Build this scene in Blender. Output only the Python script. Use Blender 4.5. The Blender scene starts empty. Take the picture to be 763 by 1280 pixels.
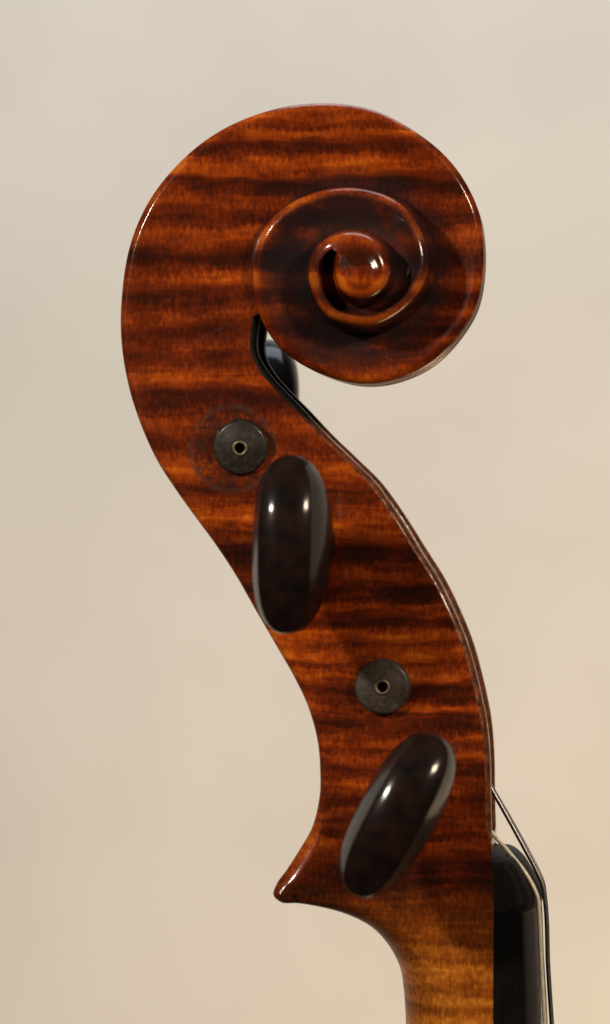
import bpy, math
import numpy as np
from mathutils import Vector

# ------------------------------------------------------------------ camera, light, exposure
MM = 0.001
PX = 0.115 * MM              # size of one photograph pixel at the violin's centre plane
D = 0.520                    # camera to centre plane of the violin
YAW = math.radians(4.5)      # the violin is turned a little towards the lens
CX, CY = 381.5, 640.0

scene = bpy.context.scene
COL = scene.collection
scene.render.engine = 'CYCLES'

cam_d = bpy.data.cameras.new('camera')
cam = bpy.data.objects.new('camera', cam_d)
COL.objects.link(cam)
cam.location = (0, -D, 0)
cam.rotation_euler = (math.radians(90), 0, 0)
cam_d.sensor_fit = 'VERTICAL'
cam_d.sensor_height = 24.0
cam_d.lens = 24.0 * D / (1280 * PX)
cam_d.clip_start = 0.01
cam_d.clip_end = 50
cam_d.dof.use_dof = True
cam_d.dof.focus_distance = D - 0.002
cam_d.dof.aperture_fstop = 10.0
scene.camera = cam

world = bpy.data.worlds.new('World')
scene.world = world
world.use_nodes = True
bg = world.node_tree.nodes['Background']
bg.inputs[0].default_value = (1.0, 0.93, 0.84, 1)
bg.inputs[1].default_value = 0.04


def area(name, loc, target, size, power, color, size_y=None):
    l = bpy.data.lights.new(name, 'AREA')
    l.energy = power
    l.color = color
    l.size = size
    if size_y:
        l.shape = 'RECTANGLE'
        l.size_y = size_y
    o = bpy.data.objects.new(name, l)
    COL.objects.link(o)
    o.location = loc
    o.rotation_euler = (Vector(target) - Vector(loc)).to_track_quat('-Z', 'Y').to_euler()
    return o


area('key_lamp', (-0.80, -0.80, 0.46), (0, 0, 0), 0.09, 12.5, (1.0, 0.90, 0.76))
area('side_lamp', (0.62, -0.80, 0.42), (0, 0, 0), 0.12, 7.5, (1.0, 0.80, 0.58))
area('ceiling_lamp', (0.15, 0.35, 1.05), (0.1, 0.95, 0.0), 0.7, 9.0, (0.80, 0.92, 1.0))
area('floor_lamp', (0.50, 0.42, -0.62), (0.2, 0.95, -0.12), 0.3, 4.9, (1.0, 0.69, 0.39))

vs = scene.view_settings
vs.view_transform = 'Standard'
vs.look = 'None'
vs.exposure = 0.0
vs.gamma = 1.0
vs.use_curve_mapping = False

# ------------------------------------------------------------------ helpers
ca, sa = math.cos(YAW), math.sin(YAW)
UV = np.array([ca, -sa, 0.0])        # violin: tail-to-front direction
WV = np.array([-sa, -ca, 0.0])       # violin: towards its bass side (the lens)


def at(x, y, w):
    """photo pixel + real distance w (m) from the violin's centre plane -> violin (u, w, v)"""
    d = np.array([(x - CX) * PX / D, 1.0, (CY - y) * PX / D])
    c = np.array([0.0, -D, 0.0])
    s = (w - c @ WV) / (d @ WV)
    p = c + s * d
    return float(p @ UV), float(p[2])


def hermite(t, pts, tq):
    """smooth interpolation through pts (n,k) at parameters t"""
    t = np.asarray(t, float)
    P = np.asarray(pts, float)
    if P.ndim == 1:
        P = P[:, None]
    n = len(t)
    dlt = np.diff(P, axis=0) / np.diff(t)[:, None]
    m = np.zeros_like(P)
    for i in range(1, n - 1):
        a, b = t[i] - t[i - 1], t[i + 1] - t[i]
        m[i] = (dlt[i - 1] * b + dlt[i] * a) / (a + b)
    m[0], m[-1] = dlt[0], dlt[-1]
    tq = np.clip(np.atleast_1d(tq), t[0], t[-1])
    k = np.clip(np.searchsorted(t, tq) - 1, 0, n - 2)
    h = (t[k + 1] - t[k])
    s = ((tq - t[k]) / h)[:, None]
    h = h[:, None]
    return ((1 + 2 * s) * (1 - s) ** 2 * P[k] + s * (1 - s) ** 2 * h * m[k]
            + s * s * (3 - 2 * s) * P[k + 1] + s * s * (s - 1) * h * m[k + 1])


def smooth(P, n):
    P = np.array(P, float)
    for _ in range(n):
        P[1:-1] = 0.25 * P[:-2] + 0.5 * P[1:-1] + 0.25 * P[2:]
    return P


def make(name, verts, faces, mat, parent, sharp=38, wear=None):
    me = bpy.data.meshes.new(name)
    me.from_pydata([tuple(map(float, v)) for v in verts], [], faces)
    if wear is not None:
        at_ = me.attributes.new('edge_wear', 'FLOAT', 'POINT')
        at_.data.foreach_set('value', [float(x) for x in wear])
    import bmesh
    bm = bmesh.new()
    bm.from_mesh(me)
    bmesh.ops.remove_doubles(bm, verts=bm.verts, dist=1e-7)
    bmesh.ops.recalc_face_normals(bm, faces=bm.faces)
    bm.to_mesh(me)
    bm.free()
    me.polygons.foreach_set('use_smooth', [True] * len(me.polygons))
    if sharp:
        me.set_sharp_from_angle(angle=math.radians(sharp))
    me.materials.append(mat)
    o = bpy.data.objects.new(name, me)
    COL.objects.link(o)
    o.parent = parent
    return o


class Grid:
    """collects quad grids of (u, w, v) points, stored as violin-local x=u, y=-w, z=v"""
    def __init__(self):
        self.v, self.f, self.w = [], [], []

    def add(self, rows, closed=False, mirror=False, wear=None):
        for sgn in ((1, -1) if mirror else (1,)):
            b = len(self.v)
            nr, nc = len(rows), len(rows[0])
            for i, r in enumerate(rows):
                for j, (u, w, v) in enumerate(r):
                    self.v.append((u, -w * sgn, v))
                    self.w.append(wear[i][j] if wear else 0.0)
            for i in range(nr - 1):
                for j in range(nc if closed else nc - 1):
                    j2 = (j + 1) % nc
                    q = [b + i * nc + j, b + i * nc + j2, b + (i + 1) * nc + j2, b + (i + 1) * nc + j]
                    self.f.append(q if sgn > 0 else q[::-1])

    def cap(self, loop):
        b = len(self.v)
        for (u, w, v) in loop:
            self.v.append((u, -w, v))
            self.w.append(0.0)
        self.f.append(list(range(b, b + len(loop))))


# ------------------------------------------------------------------ materials
def new_mat(name):
    m = bpy.data.materials.new(name)
    m.use_nodes = True
    nt = m.node_tree
    b = nt.nodes['Principled BSDF']
    return m, nt, b


class NB:
    """small node-graph writer"""
    def __init__(self, nt):
        self.nt = nt

    def n(self, typ, **kw):
        nd = self.nt.nodes.new(typ)
        for k, v in kw.items():
            setattr(nd, k, v)
        return nd

    def link(self, a, b):
        self.nt.links.new(a, b)

    def setin(self, sock, val):
        if hasattr(val, 'links') or hasattr(val, 'is_output'):
            self.link(val, sock)
        else:
            sock.default_value = val

    def math(self, op, a, b=0.0, c=0.0, clamp=False):
        nd = self.n('ShaderNodeMath', operation=op, use_clamp=clamp)
        for i, x in enumerate((a, b, c)):
            self.setin(nd.inputs[i], x)
        return nd.outputs[0]

    def mix(self, f, a, b, blend='MIX'):
        nd = self.n('ShaderNodeMix', data_type='RGBA', blend_type=blend)
        self.setin(nd.inputs[0], f)
        self.setin(nd.inputs[6], a)
        self.setin(nd.inputs[7], b)
        return nd.outputs[2]

    def noise(self, vec, scale, detail=2.0, rough=0.5, dist=0.0):
        nd = self.n('ShaderNodeTexNoise')
        self.link(vec, nd.inputs['Vector'])
        nd.inputs['Scale'].default_value = scale
        nd.inputs['Detail'].default_value = detail
        nd.inputs['Roughness'].default_value = rough
        nd.inputs['Distortion'].default_value = dist
        return nd.outputs[0]

    def ramp(self, f, stops, interp='LINEAR'):
        nd = self.n('ShaderNodeValToRGB')
        cr = nd.color_ramp
        cr.interpolation = interp
        while len(cr.elements) > 1:
            cr.elements.remove(cr.elements[-1])
        for i, (p, c) in enumerate(stops):
            e = cr.elements[0] if i == 0 else cr.elements.new(p)
            e.position = p
            e.color = c if len(c) == 4 else (*c, 1)
        self.setin(nd.inputs[0], f)
        return nd.outputs[0]

    def step(self, x, a, b):
        nd = self.n('ShaderNodeMapRange', interpolation_type='SMOOTHSTEP')
        self.setin(nd.inputs[0], x)
        nd.inputs[1].default_value = a
        nd.inputs[2].default_value = b
        return nd.outputs[0]

    def combine(self, x, y, z):
        nd = self.n('ShaderNodeCombineXYZ')
        for i, q in enumerate((x, y, z)):
            self.setin(nd.inputs[i], q)
        return nd.outputs[0]


# flame figure of the maple along the head: height (photo pixels from the top) -> lightness of the band
BANDS = [(120, .55), (150, .72), (160, .5), (167, .8), (186, .25), (205, .85), (215, .7), (228, .12), (252, .62),
         (274, .36), (293, .75), (321, .12), (346, .8), (368, .3), (390, .68), (412, .32), (427, .55), (441, .3),
         (475, .72), (497, .16), (529, .75), (546, .42), (578, .8), (602, .28), (625, .62), (641, .85), (662, .7),
         (680, .06), (707, .62), (729, .05), (748, .62), (766, .3)]
BANDS2 = [(766, .3), (776, .85), (787, .6), (801, .9), (814, .55), (829, .85), (843, .2), (864, .72), (880, .38),
          (892, .28), (908, .7), (917, .45), (927, .75), (942, .22), (961, .6), (980, .4), (1000, .58), (1022, .42),
          (1041, .62), (1060, .22), (1080, .12), (1108, .4), (1135, .55), (1151, .18), (1163, .7), (1174, .4),
          (1191, .85), (1216, .5), (1225, .85), (1239, .3), (1262, .95), (1300, .6)]


def wood_material():
    m, nt, b = new_mat('flamed_maple_varnish')
    g = NB(nt)
    tc = g.n('ShaderNodeTexCoord')
    sep = g.n('ShaderNodeSeparateXYZ')
    g.link(tc.outputs['Object'], sep.inputs[0])
    X, Y, Z = sep.outputs
    k = 1.0 / PX
    px = g.math('MULTIPLY', X, k)                                   # everything in photo pixels from here on
    py = g.math('MULTIPLY', Y, k)
    pz = g.math('MULTIPLY_ADD', Z, -k, CY)
    # wavy bands
    v1 = g.combine(g.math('MULTIPLY', px, 0.006), g.math('MULTIPLY', py, 0.006), g.math('MULTIPLY', pz, 0.012))
    n1 = g.noise(v1, 1.0, 2.0, 0.5)
    v2 = g.combine(g.math('MULTIPLY', px, 0.022), g.math('MULTIPLY', py, 0.02), g.math('MULTIPLY', pz, 0.07))
    n2 = g.noise(v2, 1.0, 3.0, 0.6)
    zz = g.math('ADD', pz, g.math('MULTIPLY', g.math('SUBTRACT', n1, 0.5), 36.0))
    zz = g.math('ADD', zz, g.math('MULTIPLY', g.math('SUBTRACT', n2, 0.5), 13.0))
    zz = g.math('ADD', zz, g.math('MULTIPLY', py, 0.10))
    # fine fibre: short vertical flecks
    v4 = g.combine(g.math('MULTIPLY', px, 0.24), g.math('MULTIPLY', py, 0.24), g.math('MULTIPLY', pz, 0.11))
    n4 = g.noise(v4, 1.0, 2.0, 0.6)
    fib = g.math('SUBTRACT', n4, 0.5)
    zz = g.math('ADD', zz, g.math('MULTIPLY', fib, 5.0))

    def br(bands, lo, hi):
        st = [((p - lo) / (hi - lo), (v, v, v)) for p, v in bands]
        f = g.math('DIVIDE', g.math('SUBTRACT', zz, lo), hi - lo)
        return g.ramp(f, st, 'EASE')
    r1 = br(BANDS, 120, 766)
    r2 = br(BANDS2, 766, 1300)
    band = g.mix(g.math('GREATER_THAN', zz, 766.0), r1, r2)
    bw = g.n('ShaderNodeRGBToBW')
    g.link(band, bw.inputs[0])
    band = bw.outputs[0]
    # streaks inside the bands
    v3 = g.combine(g.math('MULTIPLY', px, 0.013), g.math('MULTIPLY', py, 0.013), g.math('MULTIPLY', zz, 0.11))
    n3 = g.noise(v3, 1.0, 3.5, 0.55, 0.5)
    nm = g.noise(v1, 2.3, 2.0, 0.5)
    band = g.math('MULTIPLY_ADD', g.math('SUBTRACT', band, 0.46), g.math('MULTIPLY', g.step(nm, 0.08, 0.68), 0.95), 0.44)
    band = g.math('ADD', band, g.math('MULTIPLY', g.math('SUBTRACT', n3, 0.5), g.math('MULTIPLY_ADD', g.step(pz, 520.0, 680.0), 0.35, 0.55)))
    # blotches
    v5 = g.combine(g.math('MULTIPLY', px, 0.012), g.math('MULTIPLY', py, 0.012), g.math('MULTIPLY', pz, 0.012))
    n5 = g.noise(v5, 1.0, 3.0, 0.55)
    band = g.math('ADD', band, g.math('MULTIPLY', g.math('SUBTRACT', n5, 0.5), 0.6))
    # varnish rubbed thin along the edges
    ea = g.n('ShaderNodeAttribute', attribute_name='edge_wear')
    ew = g.math('MULTIPLY', ea.outputs['Fac'], g.step(n5, 0.22, 0.60))
    band = g.math('MULTIPLY_ADD', ew, 0.38, band)
    # varnish worn off the neck
    nw = g.noise(v5, 2.2, 3.0, 0.6)
    wear = g.step(g.math('ADD', pz, g.math('MULTIPLY', g.math('SUBTRACT', nw, 0.5), 60.0)), 1072.0, 1200.0)
    fa = g.math('MULTIPLY_ADD', wear, 0.6, 0.55)
    band = g.math('ADD', band, g.math('MULTIPLY', fib, fa), clamp=True)
    varn = g.ramp(band, [(0.0, (0.016, 0.0032, 0.0014)), (0.25, (0.040, 0.0055, 0.0011)), (0.5, (0.112, 0.0138, 0.0012)),
                         (0.75, (0.270, 0.041, 0.0018)), (1.0, (0.47, 0.105, 0.006))])
    bare = g.ramp(band, [(0.0, (0.065, 0.015, 0.003)), (0.4, (0.19, 0.047, 0.005)), (0.75, (0.34, 0.098, 0.009)),
                         (1.0, (0.47, 0.170, 0.022))])
    col = g.mix(wear, varn, bare)
    # old blue-black polish stain on the volute
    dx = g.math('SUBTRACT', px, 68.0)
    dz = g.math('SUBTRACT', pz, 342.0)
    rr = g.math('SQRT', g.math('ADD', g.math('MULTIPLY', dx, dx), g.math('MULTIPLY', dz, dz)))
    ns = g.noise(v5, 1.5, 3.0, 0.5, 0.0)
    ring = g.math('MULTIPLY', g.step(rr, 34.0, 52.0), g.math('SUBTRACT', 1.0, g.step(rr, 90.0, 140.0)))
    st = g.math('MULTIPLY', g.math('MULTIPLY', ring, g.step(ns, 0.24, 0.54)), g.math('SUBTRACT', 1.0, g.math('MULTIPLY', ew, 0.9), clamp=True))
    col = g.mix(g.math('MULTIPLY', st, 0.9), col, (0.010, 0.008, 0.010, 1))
    # dent and scraped ring left by an earlier peg round the upper hole
    ex = g.math('SUBTRACT', px, -83.0)
    ez = g.math('SUBTRACT', pz, 562.0)
    er = g.math('SQRT', g.math('ADD', g.math('MULTIPLY', ex, ex), g.math('MULTIPLY', ez, ez)))
    er = g.math('ADD', er, g.math('MULTIPLY', g.math('SUBTRACT', n2, 0.5), 6.0))
    rg = g.math('SUBTRACT', 1.0, g.step(g.math('ABSOLUTE', g.math('SUBTRACT', er, 52.0)), 1.0, 5.0))
    disc = g.math('SUBTRACT', 1.0, g.step(er, 46.0, 55.0))
    v6 = g.combine(g.math('MULTIPLY', px, 0.09), g.math('MULTIPLY', py, 0.09), g.math('MULTIPLY', pz, 0.09))
    n6 = g.noise(v6, 1.0, 4.0, 0.65)
    col = g.mix(g.math('MULTIPLY', g.math('MULTIPLY', disc, g.step(n6, 0.30, 0.66)), 0.85), col, (0.022, 0.009, 0.006, 1))
    col = g.mix(g.math('MULTIPLY', g.math('MULTIPLY', rg, g.step(n6, 0.30, 0.6)), 0.7), col, (0.050, 0.026, 0.019, 1))
    # tiny pale nicks
    vo = g.n('ShaderNodeTexVoronoi', feature='F1')
    g.link(g.combine(px, py, pz), vo.inputs['Vector'])
    vo.inputs['Scale'].default_value = 0.028
    nick = g.math('MULTIPLY', g.math('LESS_THAN', vo.outputs['Distance'], 0.02), g.math('GREATER_THAN', n6, 0.5))
    col = g.mix(g.math('MULTIPLY', nick, 0.5), col, (0.30, 0.20, 0.13, 1))
    # three pin holes by the tip of the chin
    for (hx, hy, hr) in ((370.0, 1119.5, 2.4), (372.0, 1125.5, 2.0), (376.0, 1129.0, 1.7)):
        hu, hv = at(hx, hy, 11.5 * MM)
        ax = g.math('SUBTRACT', px, hu / PX)
        az = g.math('SUBTRACT', pz, CY - hv / PX)
        ar = g.math('SQRT', g.math('ADD', g.math('MULTIPLY', ax, ax), g.math('MULTIPLY', az, az)))
        col = g.mix(g.math('SUBTRACT', 1.0, g.step(ar, hr * 0.6, hr * 1.2)), col, (0.004, 0.003, 0.002, 1))
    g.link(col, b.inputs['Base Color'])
    rough = g.math('MULTIPLY_ADD', n6, 0.22, 0.27)
    g.link(rough, b.inputs['Roughness'])
    b.inputs['Specular IOR Level'].default_value = 0.05
    g.link(g.math('MULTIPLY_ADD', wear, -0.4, 0.6), b.inputs['Coat Weight'])
    b.inputs['Coat Roughness'].default_value = 0.13
    # relief: fibre and brushed varnish
    bp = g.n('ShaderNodeBump')
    bp.inputs['Strength'].default_value = 0.25
    bp.inputs['Distance'].default_value = 0.00012
    hgt = g.math('ADD', g.math('MULTIPLY', n4, 0.5), g.math('MULTIPLY', n6, 1.3))
    hgt = g.math('SUBTRACT', hgt, g.math('MULTIPLY', rg, 0.8))
    g.link(hgt, bp.inputs['Height'])
    g.link(bp.outputs[0], b.inputs['Normal'])
    bp2 = g.n('ShaderNodeBump')
    bp2.inputs['Strength'].default_value = 0.18
    bp2.inputs['Distance'].default_value = 0.00015
    n8 = g.noise(v5, 3.4, 2.0, 0.5)
    g.link(g.math('ADD', g.math('MULTIPLY', n6, 0.8), g.math('MULTIPLY', n8, 1.6)), bp2.inputs['Height'])
    g.link(bp2.outputs[0], b.inputs['Coat Normal'])
    return m


def rim_material():
    """pegbox opening: varnished maple whose upper end is stained black"""
    m, nt, b = new_mat('pegbox_rim_varnish')
    g = NB(nt)
    tc = g.n('ShaderNodeTexCoord')
    sep = g.n('ShaderNodeSeparateXYZ')
    g.link(tc.outputs['Object'], sep.inputs[0])
    pz = g.math('MULTIPLY_ADD', sep.outputs[2], -1.0 / PX, CY)
    n = g.noise(tc.outputs['Object'], 900.0, 4.0, 0.6)
    nb = g.noise(tc.outputs['Object'], 260.0, 3.0, 0.6)
    col = g.ramp(n, [(0.3, (0.035, 0.010, 0.005)), (0.6, (0.16, 0.045, 0.014)), (0.8, (0.30, 0.12, 0.05))])
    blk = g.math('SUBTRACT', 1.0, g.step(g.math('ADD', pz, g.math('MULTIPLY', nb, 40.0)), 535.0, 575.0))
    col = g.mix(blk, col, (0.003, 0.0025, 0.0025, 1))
    g.link(col, b.inputs['Base Color'])
    b.inputs['Specular IOR Level'].default_value = 0.1
    g.link(g.math('MULTIPLY_ADD', blk, 0.18, 0.34), b.inputs['Roughness'])
    g.link(g.math('MULTIPLY', g.step(nb, 0.5, 0.62), g.math('MULTIPLY_ADD', blk, -0.6, 0.62)), b.inputs['Coat Weight'])
    b.inputs['Coat Roughness'].default_value = 0.2
    bp = g.n('ShaderNodeBump')
    bp.inputs['Strength'].default_value = 0.8
    bp.inputs['Distance'].default_value = 0.0005
    g.link(nb, bp.inputs['Height'])
    g.link(bp.outputs[0], b.inputs['Normal'])
    return m


def ebony(name, dark, light, rough=0.28, coat=0.3, dust=0.0, spec=0.3):
    m, nt, b = new_mat(name)
    g = NB(nt)
    tc = g.n('ShaderNodeTexCoord')
    mp = g.n('ShaderNodeMapping')
    mp.inputs['Scale'].default_value = (1, 1, 0.35)
    g.link(tc.outputs['Object'], mp.inputs[0])
    n = g.noise(mp.outputs[0], 420.0, 4.0, 0.6)
    col = g.ramp(n, [(0.35, dark), (0.75, light)])
    n2 = g.noise(tc.outputs['Object'], 1500.0, 4.0, 0.7)
    if dust:
        col = g.mix(g.math('MULTIPLY', g.step(n2, 0.45, 0.75), dust), col, (0.20, 0.16, 0.12, 1))
    g.link(col, b.inputs['Base Color'])
    g.link(g.math('MULTIPLY_ADD', n2, 0.2, rough - 0.08), b.inputs['Roughness'])
    b.inputs['Coat Weight'].default_value = coat
    b.inputs['Specular IOR Level'].default_value = spec
    b.inputs['Coat Roughness'].default_value = 0.13
    bp = g.n('ShaderNodeBump')
    bp.inputs['Strength'].default_value = 0.2
    bp.inputs['Distance'].default_value = 0.0001
    g.link(n2, bp.inputs['Height'])
    g.link(bp.outputs[0], b.inputs['Normal'])
    return m


def metal(name, col, rough=0.3, met=1.0):
    m, nt, b = new_mat(name)
    g = NB(nt)
    tc = g.n('ShaderNodeTexCoord')
    n = g.noise(tc.outputs['Object'], 1800.0, 3.0, 0.6)
    c = g.ramp(n, [(0.3, tuple(x * 0.65 for x in col)), (0.7, col)])
    g.link(c, b.inputs['Base Color'])
    b.inputs['Metallic'].default_value = met
    b.inputs['Roughness'].default_value = rough
    return m


def wall_material():
    m, nt, b = new_mat('cream_plaster')
    g = NB(nt)
    tc = g.n('ShaderNodeTexCoord')
    n = g.noise(tc.outputs['Object'], 9.0, 3.0, 0.5)
    c = g.ramp(n, [(0.3, (0.640, 0.622, 0.590)), (0.7, (0.715, 0.695, 0.660))])
    g.link(c, b.inputs['Base Color'])
    b.inputs['Roughness'].default_value = 0.8
    n2 = g.noise(tc.outputs['Object'], 60.0, 4.0, 0.6)
    bp = g.n('ShaderNodeBump')
    bp.inputs['Strength'].default_value = 0.2
    bp.inputs['Distance'].default_value = 0.004
    g.link(n2, bp.inputs['Height'])
    g.link(bp.outputs[0], b.inputs['Normal'])
    return m


M_WOOD = wood_material()
M_RIM = rim_material()
M_PEG = ebony('ebony_peg', (0.004, 0.0028, 0.0028), (0.018, 0.007, 0.005), 0.45, 0.42, 0.0, 0.03)
M_TIP = ebony('dusty_ebony_peg_end', (0.020, 0.015, 0.012), (0.055, 0.040, 0.030), 0.42, 0.1, 0.22)
M_TIP_DARK = ebony('dark_ebony_peg_end', (0.010, 0.008, 0.007), (0.028, 0.022, 0.018), 0.42, 0.15, 0.15)
M_BOARD = ebony('ebony_board', (0.0025, 0.0025, 0.0025), (0.005, 0.0045, 0.004), 0.45, 0.0, 0.015, 0.05)
M_NUT = ebony('ebony_nut', (0.005, 0.004, 0.004), (0.012, 0.009, 0.007), 0.5, 0.0, 0.06, 0.05)
M_BRASS = metal('old_brass', (0.27, 0.21, 0.13), 0.5)
M_STEEL = metal('wound_steel', (0.27, 0.26, 0.26), 0.38)
M_SILVER = metal('pale_wound_silver', (0.92, 0.82, 0.65), 0.42, 0.25)
M_HOLE = ebony('dark_bore', (0.002, 0.002, 0.002), (0.004, 0.004, 0.004), 0.8, 0.0)
M_WALL = wall_material()

# ------------------------------------------------------------------ setting
me = bpy.data.meshes.new('wall')
g_ = 48
wv, wf = [], []
for i in range(g_ + 1):
    for j in range(g_ + 1):
        wv.append((-3 + 6 * j / g_, 0.0, -2.2 + 5 * i / g_))
for i in range(g_):
    for j in range(g_):
        a = i * (g_ + 1) + j
        wf.append((a, a + 1, a + g_ + 2, a + g_ + 1))
me.from_pydata(wv, [], wf)
me.materials.append(M_WALL)
wall = bpy.data.objects.new('wall', me)
COL.objects.link(wall)
wall.location = (0, 0.95, 0)
wall['kind'] = 'structure'
wall['label'] = 'plain cream plaster wall out of focus behind the violin head'

# ------------------------------------------------------------------ the violin
violin = bpy.data.objects.new('violin', None)
COL.objects.link(violin)
violin.rotation_euler = (0, 0, -YAW)
violin.empty_display_size = 0.02
violin['label'] = 'red-brown flamed maple violin head with carved scroll, black pegs and golden neck'
violin['category'] = 'violin'

# --- traced outline: back edge (E) and front edge (F) from the neck up to the throat, with half width (mm),
#     in-plane round-over and depth round-over (px)
PAIRS = [
    # Ex,   Ey,    Fx,   Fy,   half, cn, cw
    (509, 1345, 617, 1345, 12.2, 74, 104),
    (508, 1300, 617, 1300, 12.2, 74, 104),
    (507, 1265, 617, 1265, 12.2, 72, 104),
    (504.6, 1233, 617, 1233, 12.2, 68, 102),
    (500, 1207, 617, 1207, 12.3, 58, 92),
    (487, 1182, 617, 1180, 12.4, 42, 66),
    (465, 1159, 617, 1155, 12.5, 27, 38),
    (434, 1143, 617, 1135, 12.6, 18, 22),
    (402, 1134, 616.5, 1120, 12.6, 12, 13),
    (371, 1129, 616, 1110, 12.6, 9, 9),
    (352, 1128, 616, 1103, 12.6, 7, 8),
    (342, 1119, 616, 1096, 12.6, 8, 9),
    (346, 1105, 615.5, 1088, 12.5, 12, 11),
    (358, 1088, 615, 1075, 12.5, 17, 14),
    (374, 1063, 615, 1055, 12.4, 17, 14),
    (390, 1035, 614.5, 1030, 12.3, 13, 12),
    (399, 1000, 614, 1000, 12.2, 8, 9),
    (400.5, 965, 613, 950, 12.0, 7, 8),
    (397, 925, 609, 905, 11.8, 7, 8),
    (386, 885, 601, 865, 11.6, 7, 8),
    (369, 848, 588, 815, 11.4, 7, 8),
    (345, 806, 572, 773, 11.2, 7, 8),
    (320, 763, 550, 727, 10.9, 7, 8),
    (295, 719, 522, 682, 10.6, 7, 8),
    (270, 681, 497, 642, 10.4, 7, 8),
    (245, 647, 468, 602, 10.2, 7, 8),
    (220, 612, 437, 571, 10.0, 7, 8),
    (198, 578, 405, 540, 9.7, 7, 8),
    (180, 540, 375, 508, 9.4, 7, 8),
    (169, 510, 347, 479, 9.1, 8, 8),
    (164.5, 496, 333, 462.5, 8.95, 8, 8),
    (161, 482, 321.5, 440, 8.8, 8, 8),
]
# --- traced spiral of the scroll edge, clockwise from the left side of the head
SPIRAL = [(169, 510), (161, 482), (154, 444), (151, 403), (154, 359), (159, 321), (171, 283), (187, 250), (212, 217),
          (241, 188), (278, 162), (316, 145), (354, 134), (380, 130.5), (411, 129.5), (443, 132), (474, 140), (505, 156),
          (530, 172), (554, 192), (573, 214), (588, 239), (599, 265), (604, 296), (605, 321), (602, 357), (595, 385),
          (580, 411), (561, 435), (537, 456), (506, 471.5), (474, 479.5), (443, 479.5), (411, 471), (380, 457), (352, 437),
          (337, 418), (325, 395), (319, 372), (317, 350), (319.5, 312), (334, 281), (361, 256), (395, 240), (436, 234),
          (470, 239), (501, 254), (521, 278), (533, 305), (536, 329), (531, 353), (517, 375), (494, 395), (463, 408),
          (436, 406), (412, 397), (395, 375), (386, 349), (389, 322), (402, 303), (423, 292), (446, 290), (470, 300),
          (484, 320), (488, 339), (482, 357), (468, 370), (447, 374), (430, 366), (421, 348), (419, 328), (424, 312)]
SC = (452.0, 338.0)
ang, rad = [], []
for (x, y) in SPIRAL:
    # 0 = left, +90 = up
    a = math.degrees(math.atan2(SC[1] - y, SC[0] - x))
    if ang:
        while a < ang[-1] - 180:
            a += 360
        while a > ang[-1] + 180:
            a -= 360
    ang.append(a)
    rad.append(math.hypot(x - SC[0], y - SC[1]))
PHI_T = -23.0                       # direction of the throat
PHI_E = ang[-1]                     # end of the spiral at the eye
_pf = np.arange(ang[0], PHI_E + 0.01, 1.0)
_rf = smooth(hermite(ang, rad, _pf)[:, 0], 25)


def E_px(phi):
    r = float(np.interp(phi, _pf, _rf))
    a = math.radians(phi)
    return SC[0] - r * math.cos(a), SC[1] - r * math.sin(a)


# half width (mm), round-over in plane, round-over in depth (px), scoop of the floor (mm) along the spiral
SP_KEYS = [(-40, 8.9, 8, 8, 0.0), (-23, 8.62, 8, 8, 0.0), (20, 8.1, 9, 8, 0.1), (90, 6.9, 10, 8, 0.35), (180, 6.3, 8, 8, 0.8),
           (240, 6.6, 10, 10, 0.8), (290, 7.6, 9, 12, 0.6), (330, 9.9, 9, 13, 0.7), (360, 10.9, 10, 13, 1.2),
           (450, 11.7, 11, 13, 1.2), (540, 12.9, 10, 13, 1.6), (600, 13.5, 11, 14, 2.3), (640, 14.0, 12, 14, 3.0), (700, 15.0, 13, 15, 3.4),
           (745, 15.8, 14, 15, 3.4), (762, 16.1, 15, 14, 3.2), (810, 16.4, 16, 14, 0), (900, 16.6, 13, 12, 0),
           (990, 16.7, 11, 11, 0), (1130, 16.7, 9, 9, 0)]
SPK = np.array(SP_KEYS, float)


def sp(phi):
    return hermite(SPK[:, 0], SPK[:, 1:], [phi])[0]


NR = 9       # columns in a round-over
NF = 26      # columns across the floor


def inward(P, i):
    """left/right normal of polyline P (n,2) at i"""
    a = P[max(i - 1, 0)]
    c = P[min(i + 1, len(P) - 1)]
    t = c - a
    t = t / (np.linalg.norm(t) + 1e-12)
    return np.array([t[1], -t[0]])


def rowdata():
    """rows: E (u,v), h, cn, cw, and inner boundary data, from the neck to the eye"""
    R = []
    P = np.array(PAIRS, float)
    e0 = E_px(PHI_T)
    t0 = E_px(PHI_T + 360)
    s0 = sp(PHI_T)
    P = np.vstack([P, [e0[0], e0[1], t0[0], t0[1], s0[0], s0[1], s0[2]]])
    seg = np.linalg.norm(np.diff(P[:, :2], axis=0), axis=1) + 0.5 * np.linalg.norm(np.diff(P[:, 2:4], axis=0), axis=1)
    t = np.concatenate([[0], np.cumsum(seg)])
    n = 420
    tq = np.linspace(0, t[-1], n)
    Q = hermite(t, P, tq)
    Q[:, 4:] = np.maximum(Q[:, 4:], 1)
    for q in Q[:-1]:
        R.append(dict(kind='box', E=(q[0], q[1]), F=(q[2], q[3]), h=q[4], cn=q[5], cw=q[6], y=q[1]))
    for phi in np.arange(PHI_T, PHI_E + 0.01, 1.5):
        s = sp(phi)
        d = dict(kind='scroll', phi=phi, E=E_px(phi), h=s[0], cn=s[1], cw=s[2], scoop=s[3])
        if phi + 360 <= PHI_E:
            s2 = sp(phi + 360)
            d.update(F=E_px(phi + 360), h2=s2[0], cw2=s2[2])
        R.append(d)
    return R


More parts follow.
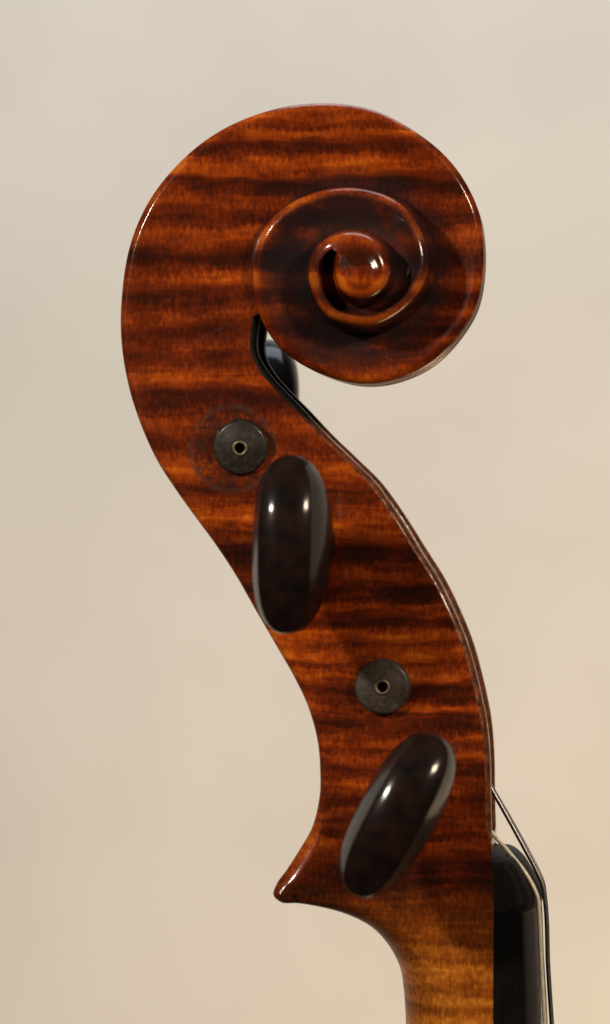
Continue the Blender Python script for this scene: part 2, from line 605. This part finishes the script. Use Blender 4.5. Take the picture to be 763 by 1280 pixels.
ROWS = rowdata()
_nb = [i for i, r in enumerate(ROWS) if r['kind'] == 'box' or r['phi'] < 120]
_hs = smooth([ROWS[i]['h'] for i in _nb], 160)
for i, h_ in zip(_nb, _hs):
    ROWS[i]['h'] = float(h_)
for r in ROWS:
    r['hm'] = r['h'] * MM
    r['e'] = np.array(at(*r['E'], r['hm'] - min(r['cw'] * PX, r['hm'] * 0.98)))
    if r['kind'] == 'box':
        r['f'] = np.array(at(*r['F'], r['hm'] - 7 * PX))
    elif 'F' in r:
        r['f'] = np.array(at(*r['F'], r['h2'] * MM - r['cw2'] * PX))
EP = np.array([r['e'] for r in ROWS])
for i, r in enumerate(ROWS):
    r['ne'] = inward(EP, i)          # E runs clockwise: the wood is on its right
FP = np.array([r['f'] for r in ROWS if 'f' in r])
for i, r in enumerate(ROWS):
    if 'f' in r:
        r['nf'] = -inward(FP, min(i, len(FP) - 1))   # on F the wood lies to the left (towards E)
CE = np.array(at(SC[0] + 1, SC[1] + 4, 16.7 * MM))


def quarter(r, expo, upto=1.0):
    """points of the round-over from the outer edge to the cheek"""
    out = []
    cn, cw = r['cn'] * PX, min(r['cw'] * PX, r['hm'] * 0.98)
    for k in range(NR):
        a = (k / (NR - 1)) * math.pi / 2
        ins = cn * (1 - math.cos(a) ** (2 / expo))
        dep = cw * (1 - math.sin(a) ** (2 / expo))
        p = r['e'] + r['ne'] * ins
        out.append((p[0], r['hm'] - dep, p[1]))
    return out


head_rows, rim_edge = [], []
for i, r in enumerate(ROWS):
    neckness = max(0.0, min(1.0, (r['cn'] - 10) / 40)) if r['kind'] == 'box' else 0.0
    if r['kind'] == 'box':
        expo = 1.45 + 0.55 * neckness
    else:
        expo = 1.45 + 0.55 * max(0, min(1, (r['phi'] - 200) / 150))
    q = quarter(r, expo)
    last = np.array([q[-1][0], q[-1][2]])
    h = r['hm']
    row = list(q)
    if r['kind'] == 'box':
        cf = (7 if r['F'][1] < 1030 else max(0.6, 7 - (r['F'][1] - 1030) * 0.25)) * PX
        end = r['f'] + r['nf'] * cf
        for k in range(1, NF + 6):
            s = k / (NF + 5)
            p = last * (1 - s) + end * s
            row.append((p[0], h, p[1]))
        r['rim0'] = (end[0], h, end[1])
        r['cf'] = cf
    elif 'f' in r:
        # scooped floor, root, wall up to the next turn
        top = r['h2'] * MM - r['cw2'] * PX
        fade_in = max(0.0, min(1.0, (r['phi'] - PHI_T) / 25))
        fade_out = max(0.0, min(1.0, (PHI_E - 360 - r['phi']) / 14))
        scoop = r['scoop'] * MM * fade_out
        hf = h - scoop
        wallh = top - hf
        draft = (3.0 * PX + 0.10 * max(wallh, 0)) * (0.3 + 0.7 * fade_in)
        root = r['f'] + r['nf'] * draft
        for k in range(1, NF + 1):
            s = k / NF
            p = last * (1 - s) + root * s
            dip = math.sin(math.pi * min(s * 0.62, 0.5)) if s < 0.8 else 1.0
            dip = dip ** (1.0 - 0.5 * max(0, min(1, (r['phi'] - 540) / 100)))
            row.append((p[0], h - scoop * (dip * (0.9 + 0.1 * s)), p[1]))
        base = row[-1][1]
        for k in range(1, 6):
            s = k / 5
            p = root * (1 - s) + r['f'] * s
            row.append((p[0], base + (top - base) * (s ** 0.8), p[1]))
    else:
        for k in range(1, NF + 6):
            s = k / (NF + 5)
            p = last * (1 - s) + CE * s
            q = min(1.0, s / 0.4)
            q = q * q * (3 - 2 * q)
            hh = h * (1 - q) + 16.7 * MM * q + 0.5 * MM * math.sin(s * math.pi / 2)
            row.append((p[0], hh, p[1]))
    head_rows.append(row)

# split between neck and head where the back of the neck leaves the chin
i_split = next(i for i, r in enumerate(ROWS) if r['kind'] == 'box' and r['F'][1] < 1142)
i_open = next(i for i, r in enumerate(ROWS) if r['kind'] == 'box' and r['F'][1] < 1052)
i_box = next(i for i, r in enumerate(ROWS) if r['kind'] == 'scroll')
i_thr = next(i for i, r in enumerate(ROWS) if r['kind'] == 'scroll' and r['phi'] > 350)


def back_row(r, deep):
    """outer surface across the width: two shallow flutes either side of a spine"""
    hw = r['hm'] - min(r['cw'] * PX, r['hm'] * 0.98)
    out = []
    n = 17
    for k in range(n):
        w = hw * (1 - 2 * k / (n - 1))
        x = abs(w) / max(hw, 1e-9)
        d = deep * math.sin(math.pi * min(1, x)) ** 2 if x < 1 else 0
        p = r['e'] + r['ne'] * d
        out.append((p[0], w, p[1]))
    return out


def front_row(r):
    f, h, c = r['f'], r['hm'], r['cf']
    a, b = r['rim0'], (f[0], h - c, f[1])
    return [a, b, (b[0], -b[1], b[2]), (a[0], -a[1], a[2])]


neck = Grid()
neck.add(head_rows[:i_split + 1], mirror=True)
neck.add([back_row(r, 0.0) for r in ROWS[:i_split + 1]])
neck.add([front_row(r) for r in ROWS[:i_split + 1]])
make('neck', neck.v, neck.f, M_WOOD, violin)

head = Grid()
EW = []
for r, row in zip(ROWS, head_rows):
    if r['kind'] == 'box':
        k = 0.35 + 0.65 * max(0, min(1, (r['cn'] - 8) / 5)) * (1 if r['E'][1] < 1122 else 0)
    else:
        k = 0.35 + 0.65 * max(0, min(1, (r['phi'] - 290) / 60))
    EW.append([k * math.sin(math.pi * (0.12 + 0.80 * j / (NR - 1))) if j < NR else (k * 0.15 if j == NR else 0.0) for j in range(len(row))])
head.add(head_rows[i_split:], mirror=True, wear=EW[i_split:])
brs = []
for i in range(i_split, i_thr + 1):
    r = ROWS[i]
    t = max(0, min(1, (i - i_split - 60) / 60))
    brs.append(back_row(r, 1.4 * MM * t))
head.add(brs)
head.add([front_row(r) for r in ROWS[i_split:i_open + 1]])
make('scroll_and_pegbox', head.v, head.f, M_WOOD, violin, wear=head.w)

# --- rim and hollow of the pegbox
rim = Grid()
rows = []
for r in ROWS[i_open:i_box]:
    f, nf, h, cf = r['f'], r['nf'], r['hm'], r['cf']
    c = []
    for k in range(6):
        a = k / 5 * math.pi / 2
        p = f + nf * cf * (1 - math.sin(a) ** 1.3)
        c.append((p[0], h - cf * (1 - math.cos(a) ** 1.3), p[1]))
    wi = h - 4.6 * MM
    c.append((f[0], wi + 0.5 * MM, f[1]))
    p = f + nf * 0.5 * MM
    c.append((p[0], wi, p[1]))
    depth = min(13 * MM, 0.55 * float(np.linalg.norm(r['e'] - f)))
    p = f + nf * depth
    c.append((p[0], wi, p[1]))
    full = c + [(a, -b, d) for (a, b, d) in c[::-1]]
    rows.append(full)
rim.add(rows)
rim.cap(rows[0])
rim.cap(rows[-1])
make('pegbox_rim', rim.v, rim.f, M_RIM, violin, sharp=50)


# ------------------------------------------------------------------ pegs
def lathe(profile, n=40):
    """profile of (axis, radius) -> verts/faces round local +Z"""
    v, f = [], []
    for (a, r) in profile:
        for k in range(n):
            t = 2 * math.pi * k / n
            v.append((r * math.cos(t), r * math.sin(t), a))
    for i in range(len(profile) - 1):
        for k in range(n):
            k2 = (k + 1) % n
            f.append((i * n + k, i * n + k2, (i + 1) * n + k2, (i + 1) * n + k))
    return v, f


def plain(name, v, f, mat, parent, sharp=38):
    return make(name, v, f, mat, parent, sharp)


def peg_head():
    """thumb piece: long axis along local Y, thickness along X, peg axis Z, origin at the collar"""
    n = 72
    loops = []

    def loop(L, W, a_fun, nl=2.9, nw=2.0, taper=0.0):
        out = []
        for k in range(n):
            t = 2 * math.pi * k / n
            c, s = math.cos(t), math.sin(t)
            l = L * math.copysign(abs(s) ** (2 / nl), s)
            w = W * (1 - taper * (l / L) ** 2) * math.copysign(abs(c) ** (2 / nw), c)
            out.append((w * MM, l * MM, a_fun(l / L, w / W) * MM))
        return out
    lev = [(0.0, 3.6, 3.6), (1.0, 4.6, 4.4), (2.4, 7.0, 5.1), (4.4, 9.4, 5.4), (7.0, 11.1, 5.3), (9.5, 12.1, 5.0),
           (12.0, 12.2, 4.15), (13.6, 12.0, 3.65)]
    for i, (a, L, W) in enumerate(lev):
        k_ = min(1, i / 4)
        e = 2.0 + 2.6 * k_
        bow = 2.9 * (a / 13.6) ** 2
        loops.append(loop(L, W, lambda x, y, a=a, bow=bow: a + bow * (1 - x * x) - bow * 0.55, nl=e, nw=2.0 + 0.5 * k_, taper=0.14 * k_))
    # end face: an eased edge, then a band that is domed both ways
    rimloop = loops[-1]
    Wm = 3.65 * MM
    for ins in (0.97, 0.9, 0.8, 0.68, 0.54, 0.4, 0.26, 0.13, 0.0):
        lp = []
        for (w, l, a) in rimloop:
            q = abs(w) / Wm
            lp.append((w * ins, l * (1 - 0.012 * (1 - ins)), a + 1.05 * MM * (1 - ins ** 2.4) * q * q))
        loops.append(lp)
    v = [p for lp in loops for p in lp]
    f = []
    for i in range(len(loops) - 1):
        for k in range(n):
            k2 = (k + 1) % n
            f.append((i * n + k, i * n + k2, (i + 1) * n + k2, (i + 1) * n + k))
    f.append(tuple(reversed(range(n))))
    return v, f


def make_peg(x, y, half, near, turn, tilt=(0.0, 0.0), head_px=None, tip_out=2.2, label=None):
    """peg whose head sits on the near (bass) or far side; (x, y) is the photo position of the part facing the lens"""
    half_m = half * MM
    w = half_m + (24 * MM if near else tip_out * MM)
    u, v = at(x, y, w)
    hv, hf = peg_head()
    gap = half_m + 7.0 * MM                       # collar height above the centre plane
    hv = [(a, b, c + gap) for (a, b, c) in hv]
    o = plain('tuning_peg', hv, hf, M_PEG, violin, sharp=32)
    if label:
        o['label'] = label
    o.location = (u, 0, v)
    # local Z -> towards the head; local Y -> up
    rx = math.radians(90)
    if near:
        from mathutils import Matrix
        R = Matrix.Rotation(rx + tilt[0], 4, 'X') @ Matrix.Rotation(turn, 4, 'Z')
        R = Matrix.Rotation(tilt[1], 4, 'Z') @ R
    else:
        from mathutils import Matrix
        R = Matrix.Rotation(math.pi, 4, 'Z') @ Matrix.Rotation(rx + tilt[0], 4, 'X') @ Matrix.Rotation(turn, 4, 'Z')
        R = Matrix.Rotation(tilt[1], 4, 'Z') @ R
    o.rotation_mode = 'QUATERNION'
    o.rotation_quaternion = R.to_quaternion()
    # collar
    pv, pf = lathe([(gap - 3.4 * MM, 3.6 * MM), (gap - 3.0 * MM, 4.7 * MM), (gap - 2.2 * MM, 5.0 * MM), (gap - 1.2 * MM, 4.8 * MM),
                    (gap - 0.6 * MM, 3.9 * MM), (gap + 0.4 * MM, 3.7 * MM)])
    plain('collar', pv, pf, M_PEG, o)
    # shaft through both walls, domed end
    tip = -(half_m + tip_out * MM)
    rt = 3.9 * MM
    prof = [(gap - 3.2 * MM, 4.3 * MM), (0, 4.1 * MM), (tip + 1.15 * MM, rt)]
    for k in range(1, 8):
        a = k / 7 * math.pi / 2
        prof.append((tip + 1.15 * MM - 0.60 * MM * math.sin(a), rt - 0.60 * MM * (1 - math.cos(a))))
    prof += [(tip + 0.36 * MM, 2.6 * MM), (tip + 0.17 * MM, 1.8 * MM), (tip + 0.04 * MM, 1.0 * MM), (tip + 0.03 * MM, 0.7 * MM),
             (tip + 2.0 * MM, 0.66 * MM), (tip + 2.0 * MM, 0.01 * MM)]
    pv, pf = lathe(prof, 64)
    plain('shaft', pv, pf, M_TIP_DARK if y < 700 else M_TIP, o)
    # brass eyelet round the drilled end
    ring = []
    for k in range(13):
        a = 2 * math.pi * k / 12
        ring.append((tip + 0.02 * MM + 0.16 * MM * math.cos(a), 0.90 * MM + 0.22 * MM * math.sin(a)))
    pv, pf = lathe(ring, 40)
    plain('eyelet', pv, pf, M_BRASS, o, sharp=0)
    pv, pf = lathe([(tip + 1.2 * MM, 0.68 * MM), (tip + 1.2 * MM, 0.005 * MM)], 24)
    plain('bore', pv, pf, M_HOLE, o)
    return o


R_ = math.radians
make_peg(367, 681, 10.5, True, R_(-1.5), tilt=(0, R_(-2.5)), label='upper black peg, thumb piece upright, facing the lens')
make_peg(493, 1024, 12.1, True, R_(-28), label='lower black peg, thumb piece leaning to the right')
make_peg(300, 547, 9.7, False, R_(6), tilt=(R_(-7.3), 0), label='upper treble peg, its dusty drilled end showing on the cheek')
make_peg(478, 859, 11.5, False, R_(4), label='lower treble peg, its dusty drilled end showing on the cheek')

# ------------------------------------------------------------------ fingerboard and nut
HB = 12.0 * MM
fb = Grid()
rows = []
for y in np.linspace(1139, 1345, 24):
    t = (y - 1139) / 206
    row = []
    edge, crown = 653 + 6 * t, 671.5 + 8 * t
    nW = 29
    hb = HB + 0.3 * MM * t
    u0, v0 = at(617.6, y, hb)
    row.append((u0, hb, v0))
    u1, _ = at(edge, y, hb)
    u2, _ = at(crown, y, 0)
    row.append((u0 + (u1 - u0) * 0.97, hb, v0))
    for k in range(nW):
        w = hb * 0.985 * (1 - 2 * k / (nW - 1))
        x = w / (hb * 0.985)
        row.append((u1 + (u2 - u1) * (1 - x * x), w, v0))
    row.append((u0 + (u1 - u0) * 0.97, -hb, v0))
    row.append((u0, -hb, v0))
    rows.append(row)
fb.add(rows, closed=True)
fb.cap(rows[0])
make('fingerboard', fb.v, fb.f, M_BOARD, violin, sharp=40)

NUT = [(616.6, 1061), (632, 1060.5), (645, 1063), (655, 1071), (664, 1084), (672, 1098), (677.5, 1110), (679, 1120), (676, 1129), (670, 1134), (617.3, 1137.8)]
nut = Grid()
nt_ = np.array(NUT)
tt = np.concatenate([[0], np.cumsum(np.linalg.norm(np.diff(nt_, axis=0), axis=1))])
body = hermite(tt[:-1], nt_[:-1], np.linspace(0, tt[-2], 40))
body = np.vstack([body, nt_[-1:]])
rows = []
hw = 12.0 * MM
for x in np.concatenate([[-1, -0.985, -0.955, -0.9], np.linspace(-0.82, 0.82, 25), [0.9, 0.955, 0.985, 1]]):
    w = hw * x
    drop = 0.30 * x * x
    e = max(0.0, (abs(x) - 0.82) / 0.18)
    sh = 1.0 - (1 - math.sqrt(max(0.0, 1 - e * e))) * 0.2
    row = []
    for (X, Y) in body:
        u, v = at(X, Y, 0)
        ub, vb = at(617.0, 1137.8, 0)
        du, dv = u - ub, v - vb
        row.append((ub + du * (1 - drop) * sh, w, vb + dv * (1 - 0.04 * x * x) * (0.55 * sh + 0.45)))
    rows.append(row)
nut.add(rows, closed=True)
nut.cap(rows[0])
nut.cap(rows[-1])
make('nut', nut.v, nut.f, M_NUT, violin, sharp=45)


# ------------------------------------------------------------------ strings
def tube(name, pts, rad, mat, label=None):
    P = np.array(pts, float)
    t = np.concatenate([[0], np.cumsum(np.linalg.norm(np.diff(P, axis=0), axis=1))])
    Q = hermite(t, P, np.linspace(0, t[-1], 90))
    v, f, n = [], [], 12
    for i, q in enumerate(Q):
        d = Q[min(i + 1, len(Q) - 1)] - Q[max(i - 1, 0)]
        d /= np.linalg.norm(d)
        a = np.cross(d, [0, 1, 0])
        a /= np.linalg.norm(a)
        b = np.cross(d, a)
        for k in range(n):
            th = 2 * math.pi * k / n
            v.append(tuple(q + rad * (math.cos(th) * a + math.sin(th) * b)))
    for i in range(len(Q) - 1):
        for k in range(n):
            k2 = (k + 1) % n
            f.append((i * n + k, i * n + k2, (i + 1) * n + k2, (i + 1) * n + k))
    o = make(name, v, f, mat, violin, sharp=0)
    if label:
        o['label'] = label
    return o


def string(path, w, w_peg, rad, mat, label):
    pts = []
    for i, (x, y) in enumerate(path):
        ww = w_peg + (w - w_peg) * min(1.0, i / 3)
        u, v = at(x, y, abs(ww))
        pts.append((u, -ww, v))
    tube('string', pts, rad, mat, label)


G_PATH = [(575, 985), (615, 1040.5), (636, 1065), (658, 1093), (667, 1109), (672.5, 1123), (674, 1140), (677, 1210), (681, 1280), (684, 1345)]
D_PATH = [(590, 940), (614, 985), (635, 1022), (660, 1068), (672, 1091), (679, 1108), (681.5, 1125), (685.5, 1210), (690, 1280), (694, 1345)]
string(G_PATH, 8.2 * MM, 5.0 * MM, 0.31 * MM, M_SILVER, 'pale silvery string, lowest over the nut')
string(D_PATH, 2.8 * MM, 1.5 * MM, 0.33 * MM, M_STEEL, 'dark wound string over the crown of the nut')
string(D_PATH, -2.8 * MM, -1.5 * MM, 0.22 * MM, M_STEEL, None)
E_PATH = [(575, 1030), (606, 1056), (628, 1075), (652, 1098), (665, 1113)] + G_PATH[5:]
string(E_PATH, -8.2 * MM, -5.0 * MM, 0.15 * MM, M_STEEL, None)
